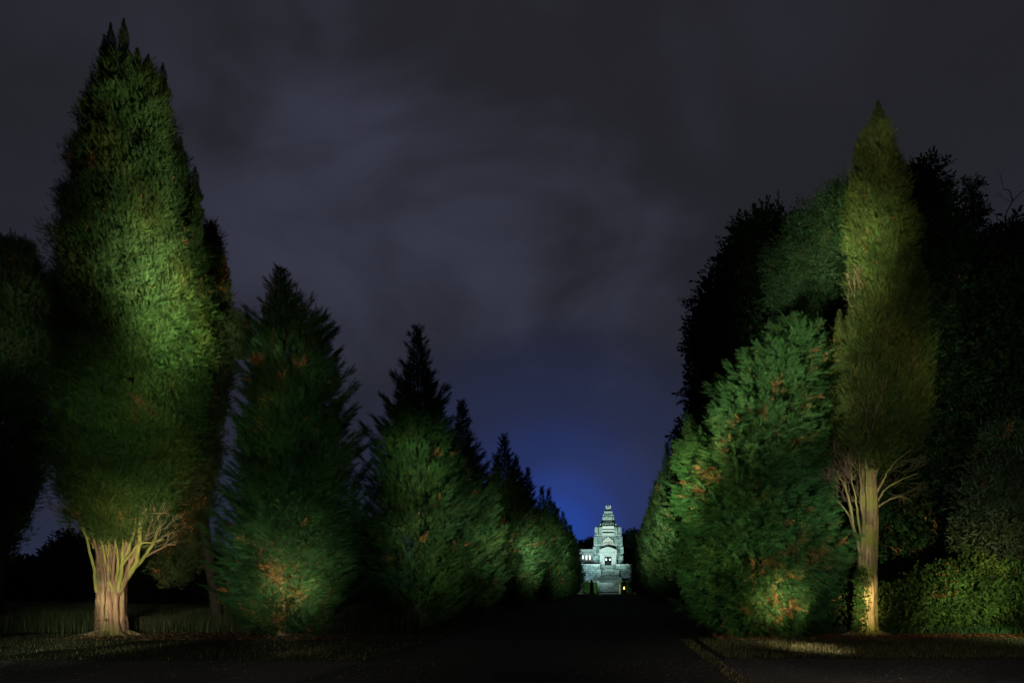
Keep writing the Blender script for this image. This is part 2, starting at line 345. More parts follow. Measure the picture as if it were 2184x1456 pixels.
def cypress_crown(name, Y, X0, rows, base, seed, ntuft=1700, per=15, size=.26, brown=.05, spires=(), flat=1.0, tmpl=None, shrink=.42):
    """dense columnar crown; rows = (photo y, left x, right x) give the width at each height; round in plan with flame-like ridges."""
    tmpl = tmpl or FR_TUFT; r = np.random.default_rng(seed)
    zs = np.array([PZ(q[0], Y) for q in rows])[::-1]; lx = np.array([PX(q[1], Y) - X0 for q in rows])[::-1]; rx = np.array([PX(q[2], Y) - X0 for q in rows])[::-1]
    zf = np.linspace(zs[0], zs[-1], 200); rad = (np.interp(zf, zs, rx) - np.interp(zf, zs, lx)) / 2
    w = np.cumsum(np.maximum(rad, .12)); w /= w[-1]
    def ridge(az, z):
        return .055 * np.sin(az * 3 + z * .35 + seed) + .05 * np.sin(az * 5 - z * .5 + 1.7 * seed) + .035 * np.sin(az * 9 + z * 1.3) + .02 * np.sin(z * 4.1 + az * 2)
    def col_tufts(n):
        z = np.interp(r.random(n), w, zf); az = r.uniform(0, 6.28, n)
        Rr = (np.interp(z, zs, rx) - np.interp(z, zs, lx)) / 2; cx = (np.interp(z, zs, rx) + np.interp(z, zs, lx)) / 2
        k = 1 - .06 + ridge(az, z)
        k = k + .40 * wobble(np.stack([np.cos(az) * Rr, np.sin(az) * Rr, z * .8], 1), seed + 3, 2.6) / np.maximum(Rr, 1.2)
        seam = 1 - np.abs(np.sin(az * 3.5 + z * .22 + .5 * np.sin(z * .6) + seed)); k = k + .05 - .20 * seam ** 5 * np.minimum(1, Rr)
        k = k + .09 * wobble(np.stack([np.cos(az) * Rr, np.sin(az) * Rr, z * .9], 1), seed + 4, 6.5) / np.maximum(Rr, .9)
        return z, az, Rr, cx, k
    pos = []; dr = []; upv = []; sc = []
    z, az, Rr, cx, k = col_tufts(ntuft)
    depth = 1 - np.abs(r.normal(0, .07, ntuft)); st_ = r.random(ntuft) < .05; depth[st_] = 1 + r.uniform(.03, .13, st_.sum())
    for i in range(ntuft):
        a = np.array([math.cos(az[i]), math.sin(az[i]) * flat, 0]); rr = max(.04, (Rr[i] - min(shrink, .38 * Rr[i]) * (.35 if z[i] < zs[0] + 1.2 else 1)) * k[i] * depth[i])
        c = np.array([cx[i], 0, z[i]]) + a * rr
        n = per; h = r.uniform(.18, .42) * min(1, .4 + Rr[i]); s = r.random(n)
        wd = .16 * np.sin(np.clip(s * 2.6 + .4, 0, 3.1)) * min(1, .35 + Rr[i])
        o = r.normal(0, 1, (n, 3)) * wd[:, None] * .8; p = c + o; p[:, 2] += h * (s - .35)
        pos.append(p); dr.append(UP[None, :] * r.uniform(.55, 1.2, n)[:, None] + a[None, :] * r.uniform(.1, .75, n)[:, None] + norm(o) * .8 + r.normal(0, .28, (n, 3)))
        upv.append(a[None, :] + r.normal(0, .5, (n, 3))); sc.append(size * r.uniform(.6, 1.15, n) * min(1, .5 + Rr[i] * .6))
    # inner
    n = ntuft * 3; z, az, Rr, cx, k = col_tufts(n); q = r.uniform(.45, .85, n)
    p = np.stack([cx + np.cos(az) * Rr * q, np.sin(az) * Rr * q * flat, z], 1); pos.append(p); dr.append(r.normal(0, .5, (n, 3)) + UP); upv.append(r.normal(0, 1, (n, 3))); sc.append(np.full(n, size * 2.0) * np.clip(Rr, .25, 1))
    # separate spires: (x px, top y px, bottom y px, half width px, depth offset)
    for (px, ty, by, hw, dy) in spires:
        n = int((by - ty) * hw * 1.1) + 60; s = r.random(n) ** .8; hwm = hw / FPX * Y
        rr = hwm * np.minimum(1, (s * 2.0) ** .8) * (.85 + .3 * np.sin(s * 21 + px)); az = r.uniform(0, 6.28, n); q = np.sqrt(r.random(n))
        zz = PZ(ty, Y) + (PZ(by, Y) - PZ(ty, Y)) * s - .12
        p = np.stack([PX(px, Y) - X0 + np.cos(az) * rr * q, np.sin(az) * rr * q + dy, zz], 1)
        pos.append(p); dr.append(np.stack([np.cos(az) * .4, np.sin(az) * .4, np.full(n, 1.)], 1) + r.normal(0, .2, (n, 3))); upv.append(r.normal(0, 1, (n, 3))); sc.append(size * r.uniform(.6, 1.0, n) * np.clip(.45 + s, 0, 1))
    pos = np.concatenate(pos); dr = np.concatenate(dr); upv = np.concatenate(upv); sc = np.concatenate(sc)
    t, c = instance(tmpl, pos, dr, upv, sc, tint(pos, base, seed, brown, .25))
    return tri_mesh(name, t, c)

def blob_crown(name, lobes, base, seed, dens=70, size=.5, tmpl=None, brown=.02, clump=.45, fill=.5):
    """broadleaf crown: leaf sprays in clumps over overlapping uneven lobes (x,y,z,rx,ry,rz)"""
    tmpl = tmpl or LF_BROAD; r = np.random.default_rng(seed); pos = []; dr = []; sc = []
    for (x, y, z, rx, ry, rz) in lobes:
        nc = max(6, int(dens * (rx * ry * rz) ** (2 / 3)))
        v = norm(r.normal(0, 1, (nc, 3))); rad = 1 - np.abs(r.normal(0, .22, nc)); rad *= 1 + .18 * wobble(v * 2, seed, 1.6)
        cc = np.array([x, y, z]) + v * rad[:, None] * np.array([rx, ry, rz])
        for i in range(nc):
            n = r.integers(7, 15); o = r.normal(0, clump * .45, (n, 3)) * np.array([1, 1, .6]); pos.append(cc[i] + o)
            dr.append(v[i] * .8 + norm(o) * .8 + np.array([0, 0, .15]) + r.normal(0, .3, (n, 3))); sc.append(size * r.uniform(.55, 1.1, n))
        n = int(nc * 6 * fill); v = norm(r.normal(0, 1, (n, 3))) * (r.uniform(.2, .8, n) ** .6)[:, None]
        pos.append(np.array([x, y, z]) + v * np.array([rx, ry, rz])); dr.append(r.normal(0, 1, (n, 3))); sc.append(size * 1.6 * np.ones(n))
    pos = np.concatenate(pos); dr = np.concatenate(dr); sc = np.concatenate(sc)
    keep = pos[:, 2] > .1; pos = pos[keep]; dr = dr[keep]; sc = sc[keep]
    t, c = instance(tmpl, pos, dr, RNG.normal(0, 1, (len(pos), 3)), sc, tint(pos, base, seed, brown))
    return tri_mesh(name, t, c)

def tube_data(pts, rad, sides=8, flute=0, fn=5, seed=0, cap=True):
    pts = [Vector(p) for p in pts]; V = []; F = []; rnd = random.Random(seed); ph = rnd.uniform(0, 6)
    n = len(pts); prev = None
    for i, p in enumerate(pts):
        d = (pts[min(i + 1, n - 1)] - pts[max(i - 1, 0)]).normalized()
        x = Vector((1, 0, 0)) if prev is None else prev
        x = (x - d * x.dot(d))
        if x.length < .05: x = Vector((0, 1, 0)) - d * d.y
        x.normalize(); prev = x; y = d.cross(x)
        for k in range(sides):
            a = 2 * math.pi * k / sides
            rr = rad[i] * (1 + flute * (math.sin(fn * a + ph + i * .12) * .6 + math.sin((fn * 2 + 1) * a - i * .2 + ph) * .4) + rnd.uniform(-1, 1) * flute * .25)
            V.append(p + x * math.cos(a) * rr + y * math.sin(a) * rr)
    for i in range(n - 1):
        for k in range(sides):
            a = i * sides + k; b = i * sides + (k + 1) % sides; F.append((a, b, b + sides, a + sides))
    if cap: F.append(tuple(range((n - 1) * sides, n * sides)))
    return V, F
def smooth_path(pts, n=14, jit=0, seed=0):
    rnd = random.Random(seed); P_ = [Vector(p) for p in pts]; Q = [P_[0]] + P_ + [P_[-1]]; out_ = []; segs = len(P_) - 1
    for k in range(n + 1):
        u = k / n * segs; i = min(int(u), segs - 1); t = u - i; a, b, c_, d = Q[i], Q[i + 1], Q[i + 2], Q[i + 3]
        v = .5 * ((2 * b) + (c_ - a) * t + (2 * a - 5 * b + 4 * c_ - d) * t * t + (3 * b - a - 3 * c_ + d) * t ** 3)
        if 0 < k < n and jit: v = v + Vector((rnd.uniform(-jit, jit), rnd.uniform(-jit, jit), 0))
        out_.append(v)
    return out_
def tube(name, pts, r0, r1, parent, m, sides=8, n=14, jit=.02, seed=0, flute=.12, fn=3, rads=None):
    path = smooth_path(pts, n, jit, seed); q = len(path)
    rad = [r0 + (r1 - r0) * (i / (q - 1)) ** .8 for i in range(q)] if rads is None else list(np.interp(np.linspace(0, 1, q), np.linspace(0, 1, len(rads)), rads))
    v, f = tube_data(path, rad, sides, flute, fn, seed); return link(name, poly_mesh(name, v, f, True), parent, m)
def twigs(name, starts, seed, parent, m, levels=4, r0=.018):
    """starts: (point, direction, length). fine forking twigs, each bunch a mesh of its own"""
    rnd = random.Random(seed)
    for p0, d0, l0 in starts:
        V = []; F = []
        def grow(p, d, l, rr, lev):
            q = p + d * l * .5 + Vector((rnd.uniform(-1, 1), rnd.uniform(-1, 1), rnd.uniform(-.5, 1))) * l * .09; e = p + d * l
            v, f = tube_data([p, q, e], [rr, rr * .8, rr * .55], 3, 0, 3, 0, False); o = len(V); V.extend(v); F.extend([tuple(i + o for i in x) for x in f])
            if lev > 0:
                for _ in range(rnd.choice((2, 2, 3))):
                    nd = (d + Vector((rnd.uniform(-1, 1), rnd.uniform(-1, 1), rnd.uniform(-.5, .9))) * .55).normalized(); grow(e if rnd.random() < .6 else q, nd, l * rnd.uniform(.6, .85), rr * .6, lev - 1)
        grow(Vector(p0), Vector(d0).normalized(), l0, r0, levels); link(name, poly_mesh(name, V, F), parent, m)

# ------------------------------------------------------------------ ground, roads, verges
def sheet(name, xs, ys, z, m, res=(2, 2), kind='structure'):
    V = []; F = []; nx, ny = res
    for j in range(ny + 1):
        for i in range(nx + 1): V.append((xs[0] + (xs[1] - xs[0]) * i / nx, ys[0] + (ys[1] - ys[0]) * j / ny, z))
    for j in range(ny):
        for i in range(nx): a = j * (nx + 1) + i; F.append((a, a + 1, a + nx + 2, a + nx + 1))
    o = link(name, poly_mesh(name, V, F), None, m); o['kind'] = kind; return o
M_soil = mat('meadow_soil', (.055, .055, .028), .95, .05, (.03, .035, .015), .6, nscale=3)
M_asph = mat('asphalt', (.075, .070, .062), .9, .25, (.035, .033, .030), .9, nscale=14)
M_drive = mat('avenue_surface', (.050, .046, .036), .95, .15, (.030, .028, .022), .5, nscale=5)
M_litter = mat('leaf_litter_soil', (.13, .050, .025), .95, .1, (.05, .022, .012), .8, nscale=6)
sheet('ground', (-900, 900), (-200, 1500), 0, M_soil)
sheet('avenue_road', (-5.2, 2.05), (-10, 164), .008, M_drive)
sheet('cross_road', (2.15, 60), (-12, 17.8), .006, M_asph)
sheet('gravel_drive', (-60, -5.3), (-12, 17.2), .006, M_asph)
sheet('leaf_litter', (3.4, 15), (24.2, 26.8), .006, M_litter)

def blades(n, xr, yr, h, seed, base, w=.012, lean=.35, patchy=0, dry=.15):
    r = np.random.default_rng(seed); x = r.uniform(*xr, n); y = r.uniform(*yr, n); p = np.stack([x, y, np.zeros(n)], 1)
    if patchy: k = wobble(p, seed, 1.0) + r.normal(0, .3, n) > -patchy; p = p[k]; n = len(p)
    hh = h * r.uniform(.45, 1.2, n) * (1 + .35 * wobble(p, seed + 1, .7)); a = r.uniform(0, 6.28, n); d = np.stack([np.cos(a), np.sin(a), np.zeros(n)], 1)
    b = r.uniform(0, 6.28, n); ln = np.stack([np.cos(b), np.sin(b), np.zeros(n)], 1) * (lean * hh * r.random(n))[:, None]
    tip = p + ln + UP * hh[:, None]; mid = p + ln * .3 + UP * hh[:, None] * .55
    t1 = np.stack([p - d * w, p + d * w, mid + d * w * .8], 1); t2 = np.stack([p - d * w, mid + d * w * .8, mid - d * w * .8], 1); t3 = np.stack([mid - d * w * .8, mid + d * w * .8, tip], 1)
    c = np.array(base)[None] * r.uniform(.65, 1.35, n)[:, None]; s = r.random(n) < dry; c[s] = np.array((.20, .15, .065)) * r.uniform(.5, 1.2, s.sum())[:, None]
    return tri_mesh('grass', np.concatenate([t1, t2, t3]), np.concatenate([c, c, c]))
def grass(name, label, me): tag(link(name, me, None, M_grass), label, 'grass', kind='stuff')
grass('meadow_grass', 'tall unmown meadow grass behind the great cypress on the left', blades(90000, (-34, -7.5), (27.6, 44), .62, 3, (.040, .062, .022), .008, .5, .6))
grass('verge_grass', 'short mown grass on the left verge in front of the great cypress', blades(34000, (-19, -5.4), (17.4, 27.2), .07, 4, (.032, .040, .017), .007, .8, .15, .12))
grass('verge_grass', 'short dry grass strip between leaf litter and asphalt on the right', blades(36000, (2.5, 17), (17.9, 24.2), .10, 5, (.052, .062, .022), .007, .7, .4, .25))
grass('undergrowth', 'low green undergrowth below the trees behind the right cypress', blades(16000, (6.5, 17), (26.6, 31), .22, 6, (.04, .09, .025), .025, .9, 1, .1))
# tufts in the seam between the two road surfaces
grass('seam_grass', 'dark weeds growing in the seam between avenue and asphalt', blades(2600, (1.96, 2.28), (12, 24), .06, 8, (.03, .04, .015), .012, .9, .1, .3))
def scatter_leaves(n, xr, yr, z, seed, size, cols):
    r = np.random.default_rng(seed); p = np.stack([r.uniform(*xr, n), r.uniform(*yr, n), np.full(n, z) + r.uniform(0, .03, n)], 1)
    c = np.array(cols)[r.integers(0, len(cols), n)] * r.uniform(.5, 1.4, n)[:, None]; a = r.uniform(0, 6.28, n)
    t, c = instance([np.array([[[0, 0, 0], [.5, .3, .1], [1, 0, 0]], [[0, 0, 0], [1, 0, 0], [.5, -.3, .12]]])], p, np.stack([np.cos(a), np.sin(a), r.normal(0, .2, n)], 1), UP + r.normal(0, .35, (n, 3)), size * r.uniform(.5, 1.3, n), c)
    return tri_mesh('leaves', t, c)
tag(link('fallen_leaves', scatter_leaves(9000, (3.2, 15), (23.9, 27), .012, 1, .10, [(.24, .09, .04), (.18, .07, .03), (.30, .14, .05)]), None, M_grass), 'reddish fallen leaves under the right conifer and cypress', 'fallen leaves', kind='stuff')
tag(link('fallen_leaves', scatter_leaves(2500, (-17, -8), (23.5, 27), .02, 2, .09, [(.20, .10, .05), (.14, .08, .04)]), None, M_grass), 'sparse brown fallen leaves around the great cypress trunk', 'fallen leaves', kind='stuff')
tag(link('gravel', scatter_leaves(16000, (-14, 15), (12.5, 17.4), .012, 12, .035, [(.13, .12, .10), (.09, .08, .07), (.18, .16, .13)]), None, M_grass), 'loose pale grit scattered on the road surfaces nearest the camera', 'gravel', kind='stuff')

# ------------------------------------------------------------------ trees
G_CYP = (.038, .078, .017); G_LEY = (.023, .066, .018); G_DARK = (.018, .045, .016); G_YEL = (.048, .076, .016); G_BLUE = (.034, .092, .022)

# great cypress, left
Y0 = 26.0; X0 = PX(238, Y0)
t = empty('great_cypress', (X0, Y0, 0)); tag(t, 'tallest cypress with twin-spired crown and many bare lower limbs, left side', 'cypress tree')
rowsA = [(150, 222, 335), (175, 206, 354), (200, 194, 362), (260, 180, 374), (330, 160, 396), (400, 152, 414), (480, 136, 424), (560, 124, 432), (640, 116, 440), (740, 118, 446), (840, 118, 442), (920, 116, 430), (1000, 112, 405), (1050, 128, 385), (1085, 150, 360), (1120, 172, 345), (1150, 205, 318), (1166, 232, 290)]
link('crown', cypress_crown('crown', Y0, X0, rowsA, G_CYP, 3, 6500, 22, .155, .018,
     spires=[(236, 42, 230, 17, 0), (217, 62, 140, 6, .1), (268, 38, 230, 19, -.1), (301, 104, 230, 14, -.2), (324, 118, 240, 14, -.2), (344, 124, 260, 14, .1), (208, 140, 300, 16, .2), (385, 285, 420, 16, 0), (413, 345, 480, 14, .1), (425, 410, 520, 12, -.2)]), t, M_leaf)
def loc(px, py, dy=0, Y=Y0, X=X0): v = P(px, py, Y); return (v.x - X, dy, max(v.z, -.05))
tube('trunk', [loc(238, 1362), loc(240, 1330), loc(238, 1290), loc(238, 1220), loc(240, 1150), loc(250, 1050), loc(262, 900)], .5, .2, t, M_bark, 64, 40, .012, 1, .24, 7, rads=[.50, .41, .38, .40, .38, .34, .25])
limbsA = [  # (points, r0, material)
 ([(262, 1350, -.28), (259, 1300, -.30), (262, 1245, -.32), (276, 1195, -.38), (287, 1150, -.4)], .10, 1), ([(254, 1352, -.38), (251, 1300, -.38), (250, 1250, -.42), (252, 1190, -.5)], .085, 1),
 ([(266, 1345, -.1), (265, 1290, -.12), (272, 1235, -.2), (296, 1190, -.3), (312, 1150, -.4)], .09, 1), ([(236, 1352, -.44), (236, 1290, -.42), (238, 1240, -.44), (234, 1180, -.5)], .08, 1),
 ([(222, 1262, -.35), (216, 1200, -.42), (200, 1130, -.5), (186, 1098, -.6)], .055, 0), ([(236, 1240, -.38), (226, 1180, -.45), (214, 1120, -.5), (206, 1080, -.5)], .06, 1),
 ([(255, 1260, -.38), (246, 1200, -.48), (234, 1140, -.5), (226, 1090, -.4)], .055, 0), ([(262, 1262, -.35), (256, 1205, -.5), (248, 1150, -.6), (246, 1100, -.5)], .05, 1),
 ([(258, 1255, -.3), (272, 1205, -.5), (270, 1170, -.5), (258, 1140, -.5)], .045, 0), ([(264, 1262, -.3), (278, 1215, -.45), (279, 1165, -.4), (278, 1120, -.4)], .07, 0),
 ([(262, 1270, -.25), (285, 1225, -.3), (290, 1170, -.35), (298, 1110, -.4)], .06, 1), ([(265, 1250, -.2), (300, 1205, -.3), (311, 1170, -.4), (319, 1125, -.5), (331, 1085, -.55)], .085, 0),
 ([(262, 1225, -.25), (288, 1175, -.4), (306, 1140, -.5), (309, 1100, -.5)], .055, 0), ([(270, 1235, -.1), (306, 1195, -.1), (330, 1165, -.2), (352, 1120, -.3)], .07, 0),
 ([(290, 1190, -.2), (306, 1150, -.2), (318, 1105, -.3), (316, 1070, -.3)], .045, 1), ([(268, 1215, -.4), (296, 1185, -.5), (318, 1160, -.5), (340, 1158, -.4), (362, 1150, -.4)], .045, 0),
 ([(300, 1192, 0), (330, 1176, 0), (352, 1162, .1), (368, 1160, .2)], .04, 1), ([(244, 1250, -.42), (240, 1190, -.5), (228, 1130, -.55), (214, 1105, -.5)], .04, 1),
 ([(315, 1110, -.4), (335, 1098, -.5), (358, 1097, -.5), (372, 1096, -.4)], .03, 2), ([(258, 1238, -.45), (266, 1180, -.5), (262, 1130, -.4)], .05, 1), ([(249, 1245, -.45), (254, 1180, -.55), (252, 1150, -.5)], .035, 0),
 ([(322, 1150, -.3), (334, 1120, -.35), (345, 1085, -.4)], .035, 1), ([(205, 1150, -.4), (190, 1110, -.5), (165, 1085, -.5), (140, 1075, -.4)], .028, 2), ([(212, 1170, -.3), (196, 1125, -.4), (178, 1100, -.5), (158, 1096, -.5)], .024, 0)]
for i, (pts, r0, k) in enumerate(limbsA):
    tube('limb', [loc(a, b, d) for a, b, d in pts], r0, r0 * .55, t, (M_limb, M_limb_red, M_twig)[k], 8, 16, .018, i, .1, 3)
rr = random.Random(5)
st = [(loc(rr.uniform(160, 215), rr.uniform(1085, 1120), -.5), (-1 + rr.random(), rr.uniform(-.5, .5), rr.uniform(-.2, .7)), rr.uniform(.25, .5)) for _ in range(16)] + [(loc(rr.uniform(300, 365), rr.uniform(1095, 1170), -.35), (rr.uniform(0, 1), rr.uniform(-.5, .5), rr.uniform(.1, 1)), rr.uniform(.25, .5)) for _ in range(26)]
twigs('twig', st, 4, t, M_twig, 3, .014)
def roots(n, rad, seed, m):
    rq = random.Random(seed)
    for i in range(n):
        a = 2 * math.pi * (i + rq.random() * .6) / n; l = rq.uniform(.45, .95); ca, sa = math.cos(a), math.sin(a)
        tube('root', [(ca * rad * .55, sa * rad * .55, .42), (ca * rad, sa * rad, .14), (ca * (rad + l * .5), sa * (rad + l * .5), .04), (ca * (rad + l) + rq.uniform(-.1, .1), sa * (rad + l), -.05)], .15, .03, t, m, 8, 10, .015, seed + i, .15, 3)
roots(8, .42, 60, M_bark)
# cypress behind it on the right
Yb = 29.5; Xb = PX(395, Yb)
t = empty('dark_cypress', (Xb, Yb, 0)); tag(t, 'broad dark cypress close behind the tallest one, crown hanging low beside the bare limbs', 'cypress tree')
rowsB = [(476, 436, 462), (530, 405, 478), (600, 370, 484), (660, 350, 500), (720, 330, 520), (780, 310, 502), (860, 300, 488), (940, 295, 478), (1020, 295, 468), (1090, 298, 455), (1150, 300, 440), (1200, 312, 425), (1235, 335, 402), (1252, 355, 385)]
link('crown', cypress_crown('crown', Yb, Xb, rowsB, (.030, .045, .016), 8, 2400, 16, .24, .08, spires=[(450, 468, 560, 14, 0), (478, 540, 640, 10, 0), (512, 655, 760, 18, 0), (528, 668, 740, 8, 0)]), t, M_leaf)
tube('trunk', [(1.0, .4, -.05), (.8, .3, 2), (0, 0, 8)], .26, .12, t, M_dark_bark, 12)
# far left cypress
Yc = 30; Xc = PX(5, Yc)
t = empty('dark_cypress', (Xc, Yc, 0)); tag(t, 'dark round-topped cypress cut off by the left edge of the picture', 'cypress tree')
link('crown', cypress_crown('crown', Yc, Xc, [(520, -12, 66), (560, -40, 86), (625, -80, 110), (720, -100, 122), (820, -110, 126), (920, -110, 120), (990, -108, 102), (1040, -105, 86), (1110, -95, 60), (1160, -80, 34), (1190, -60, 8)], (.030, .060, .022), 13, 1800, 16, .24, .03, spires=[(22, 508, 570, 14, 0), (60, 512, 590, 14, .1)]), t, M_leaf)
tube('trunk', [(-.3, 0, -.05), (-.2, 0, 3), (-.3, 0, 7)], .28, .14, t, M_dark_bark, 12)

# conifers with feathery plumes
def rows2prof(px, Y, rows):
    H = PZ(rows[0][0], Y); pr = []; ln = []
    for (py, l, r_) in rows[::-1]:
        z = PZ(py, Y); pr.append((z / H, (r_ - l) / 2 * Y / FPX)); ln.append((z, ((l + r_) / 2 - px) * Y / FPX))
    return pr, ln
def conifer(px, Y, top, prof, base, seed, label, nb=420, dens=44, size=.42, brown=.05, group=None, plume=.3, tmpl=None, name='feathery_conifer', trunk=.16, lean=None, rise=.55, lateral=1.0, droop=0, patches=()):
    H = PZ(top, Y); t = empty(name, (PX(px, Y), Y, 0)); tag(t, label, 'conifer', group)
    if len(prof[0]) == 3: prof, lean = rows2prof(px, Y, prof)
    link('crown', conifer_crown('crown', H, prof, base, seed, nb, dens, size, tmpl, brown, .3, plume, lean, rise, lateral, droop, patches), t, M_leaf)
    tube('trunk', [(0, 0, -.05), (.03, 0, H * .4), (0, 0, H * .93)], trunk, .02, t, M_bark, 12, 12, .01, seed)
    return t
conifer(600, 26, 573, [(573, 597, 599), (600, 586, 612), (640, 566, 640), (680, 540, 690), (740, 524, 715), (800, 516, 730), (860, 506, 738), (950, 492, 758), (1050, 474, 768), (1150, 452, 776), (1225, 442, 768), (1290, 470, 735), (1340, 515, 700)], G_LEY, 21,
        'broad feathery conifer with orange dead sprays low down, right of the great cypress', 950, 76, .29, .05, 'conifers lining the avenue on the left', .45, droop=.12, patches=[(.75, 1.6, .6), (.1, 2.3, .4), (-.3, 3.0, .3), (.9, 2.6, .35), (.1, .6, .35)])
conifer(1675, 25.6, 672, [(672, 1694, 1698), (700, 1655, 1735), (740, 1615, 1750), (800, 1560, 1758), (860, 1515, 1762), (920, 1470, 1766), (980, 1435, 1772), (1050, 1415, 1776), (1130, 1420, 1790), (1200, 1432, 1796), (1270, 1455, 1786), (1320, 1472, 1784), (1352, 1500, 1765)], G_BLUE, 23,
        'wide brightly lit feathery conifer with orange dead sprays, left of the mossy cypress trunk', 1150, 84, .33, .05, 'conifers lining the avenue on the right', .4, trunk=.17, rise=.26, droop=.42, patches=[(-.4, .9, .45), (-1.0, 2.2, .5), (.3, 2.6, .6), (.25, 7.2, .35), (0, 5.9, .3), (-1.2, 4.4, .3)])
PR = [[(0, 1.5), (.06, 2.2), (.18, 2.7), (.35, 2.6), (.5, 2.25), (.65, 1.75), (.78, 1.15), (.86, .65), (.93, .28), (1, .04)],
      [(0, 1.6), (.08, 2.3), (.2, 2.65), (.4, 2.4), (.55, 1.9), (.7, 1.3), (.80, .75), (.9, .3), (1, .04)],
      [(0, 1.5), (.08, 2.4), (.25, 2.75), (.45, 2.3), (.62, 1.7), (.75, 1.1), (.86, .5), (.93, .22), (1, .05)]]
conifer(890, 33.9, 697, PR[0], G_LEY, 31, 'second conifer of the left row, black spiky top and green lower half', 760, 66, .32, .025, 'conifers lining the avenue on the left', .5)
conifer(985, 43.8, 855, PR[1], G_LEY, 32, 'third conifer of the left row, dark with its avenue side lit', 480, 52, .42, .03, 'conifers lining the avenue on the left', .4)
conifer(1075, 56, 925, PR[0], G_LEY, 33, 'fourth conifer of the left row, bright yellowish plumes low on its avenue side', 400, 48, .46, .05, 'conifers lining the avenue on the left', .4)
protos = []
for k in range(3):
    H = 12.6; me = conifer_crown('crown', H, PR[k], G_LEY, 40 + k, 320, 40, .50, FR_FAR, .02, .3, .4)
    me.materials.append(M_leaf); v, f = tube_data([(0, 0, -.05), (0, 0, H * .5), (0, 0, H * .9)], [.16, .1, .03], 8); tm = poly_mesh('trunk', v, f, True); tm.materials.append(M_bark); protos.append((me, tm))
ORD = ['', 'first', 'second', 'third', 'fourth', 'fifth', 'sixth', 'seventh', 'eighth', 'ninth', 'tenth', 'eleventh', 'twelfth', 'thirteenth', 'fourteenth', 'fifteenth', 'sixteenth']
def row_tree(x, Y, h, k, label, group, wid=1.0):
    t = empty('feathery_conifer', (x, Y, 0)); s = h / 12.6; t.scale = (wid, wid, s); t.rotation_euler = (0, 0, random.uniform(0, 6.28)); tag(t, label, 'conifer', group)
    link('crown', protos[k][0], t); link('trunk', protos[k][1], t)
hsL = [12.6, 13.4, 12.9, 13.9, 13.2, 13.4, 13.8, 13.3, 13.0, 13.6]
for i, Y in enumerate([68, 80, 91, 101, 111, 121, 131, 141, 150, 158]):
    row_tree(-8.4 + random.uniform(-.25, .25), Y, hsL[i], i % 3, '%s conifer of the left avenue row counted from the camera' % ORD[i + 5], 'conifers lining the avenue on the left', 1.0)
hsR = [13.8, 14.6, 15.4, 15.0, 15.6, 14.4, 14.8, 14.0, 13.6, 13.4, 13.2, 12.8]
for i, Y in enumerate([37, 47, 57, 67, 78, 89, 100, 111, 122, 134, 146, 157]):
    row_tree((5.9 if Y < 60 else 5.2) + random.uniform(-.15, .15), Y, hsR[i], (i + 1) % 3, '%s conifer of the right avenue row counted from the camera' % ORD[i + 2], 'conifers lining the avenue on the right', .92)

# right cypress with mossy trunk
Yr = 26.0; Xr = PX(1848, Yr)
t = empty('mossy_cypress', (Xr, Yr, 0)); tag(t, 'slender pointed cypress with a straight mossy yellow-lit trunk, right side', 'cypress tree')
rowsR = [(262, 1858, 1892), (300, 1836, 1906), (350, 1824, 1922), (400, 1812, 1936), (460, 1804, 1944), (520, 1800, 1950), (580, 1810, 1958), (640, 1818, 1962), (700, 1790, 1970), (760, 1766, 1978), (820, 1756, 1984), (880, 1758, 1980), (930, 1770, 1955), (970, 1800, 1925), (1000, 1825, 1895)]
link('crown', cypress_crown('crown', Yr, Xr, rowsR, G_YEL, 17, 4600, 17, .18, .012, spires=[(1873, 208, 300, 14, 0), (1843, 262, 320, 8, 0), (1830, 292, 350, 8, 0), (1902, 290, 370, 10, .1), (1785, 660, 800, 14, -.3), (1935, 380, 460, 9, 0)], shrink=.22), t, M_leaf)
def lr(px, py, dy=0): return loc(px, py, dy, Yr, Xr)
tube('trunk', [lr(1846, 1362), lr(1846, 1335), lr(1847, 1280), lr(1849, 1210), lr(1851, 1130), lr(1852, 1060), lr(1853, 990), lr(1862, 800)], .4, .2, t, M_bark_moss, 32, 44, .012, 3, .15, 6, rads=[.43, .36, .32, .31, .30, .27, .25, .18])
limbsR = [([(1833, 1215, -.15), (1826, 1170, -.3), (1812, 1120, -.4), (1800, 1070, -.5), (1790, 1030, -.5)], .10), ([(1836, 1160, -.2), (1824, 1110, -.3), (1816, 1060, -.4), (1806, 1010, -.4)], .06),
  ([(1838, 1150, -.2), (1832, 1100, -.35), (1828, 1050, -.4), (1824, 990, -.4)], .05), ([(1814, 1125, -.35), (1800, 1095, -.4), (1782, 1075, -.4), (1768, 1060, -.4)], .05), ([(1806, 1095, -.4), (1795, 1050, -.5), (1776, 1010, -.5)], .04),
  ([(1845, 1120, -.28), (1844, 1070, -.32), (1840, 1000, -.35), (1842, 930, -.3)], .07),
  ([(1866, 1085, 0), (1890, 1068, -.2), (1915, 1060, -.3), (1938, 1072, -.3)], .05), ([(1866, 1075, -.1), (1884, 1045, -.2), (1915, 1025, -.3), (1950, 1012, -.3)], .055), ([(1868, 1050, -.1), (1880, 1020, -.3), (1900, 990, -.3), (1935, 962, -.3)], .05), ([(1866, 1062, .1), (1878, 1035, .2), (1892, 1005, .2), (1940, 985, .3)], .04), ([(1864, 1020, -.1), (1872, 990, -.2), (1880, 950, -.3)], .04)]
for i, (pts, r0) in enumerate(limbsR): tube('limb', [lr(a, b, d) for a, b, d in pts], r0 * .85, r0 * .3, t, M_limb_pale, 8, 14, .02, 40 + i, .1, 3)
rr = random.Random(9)
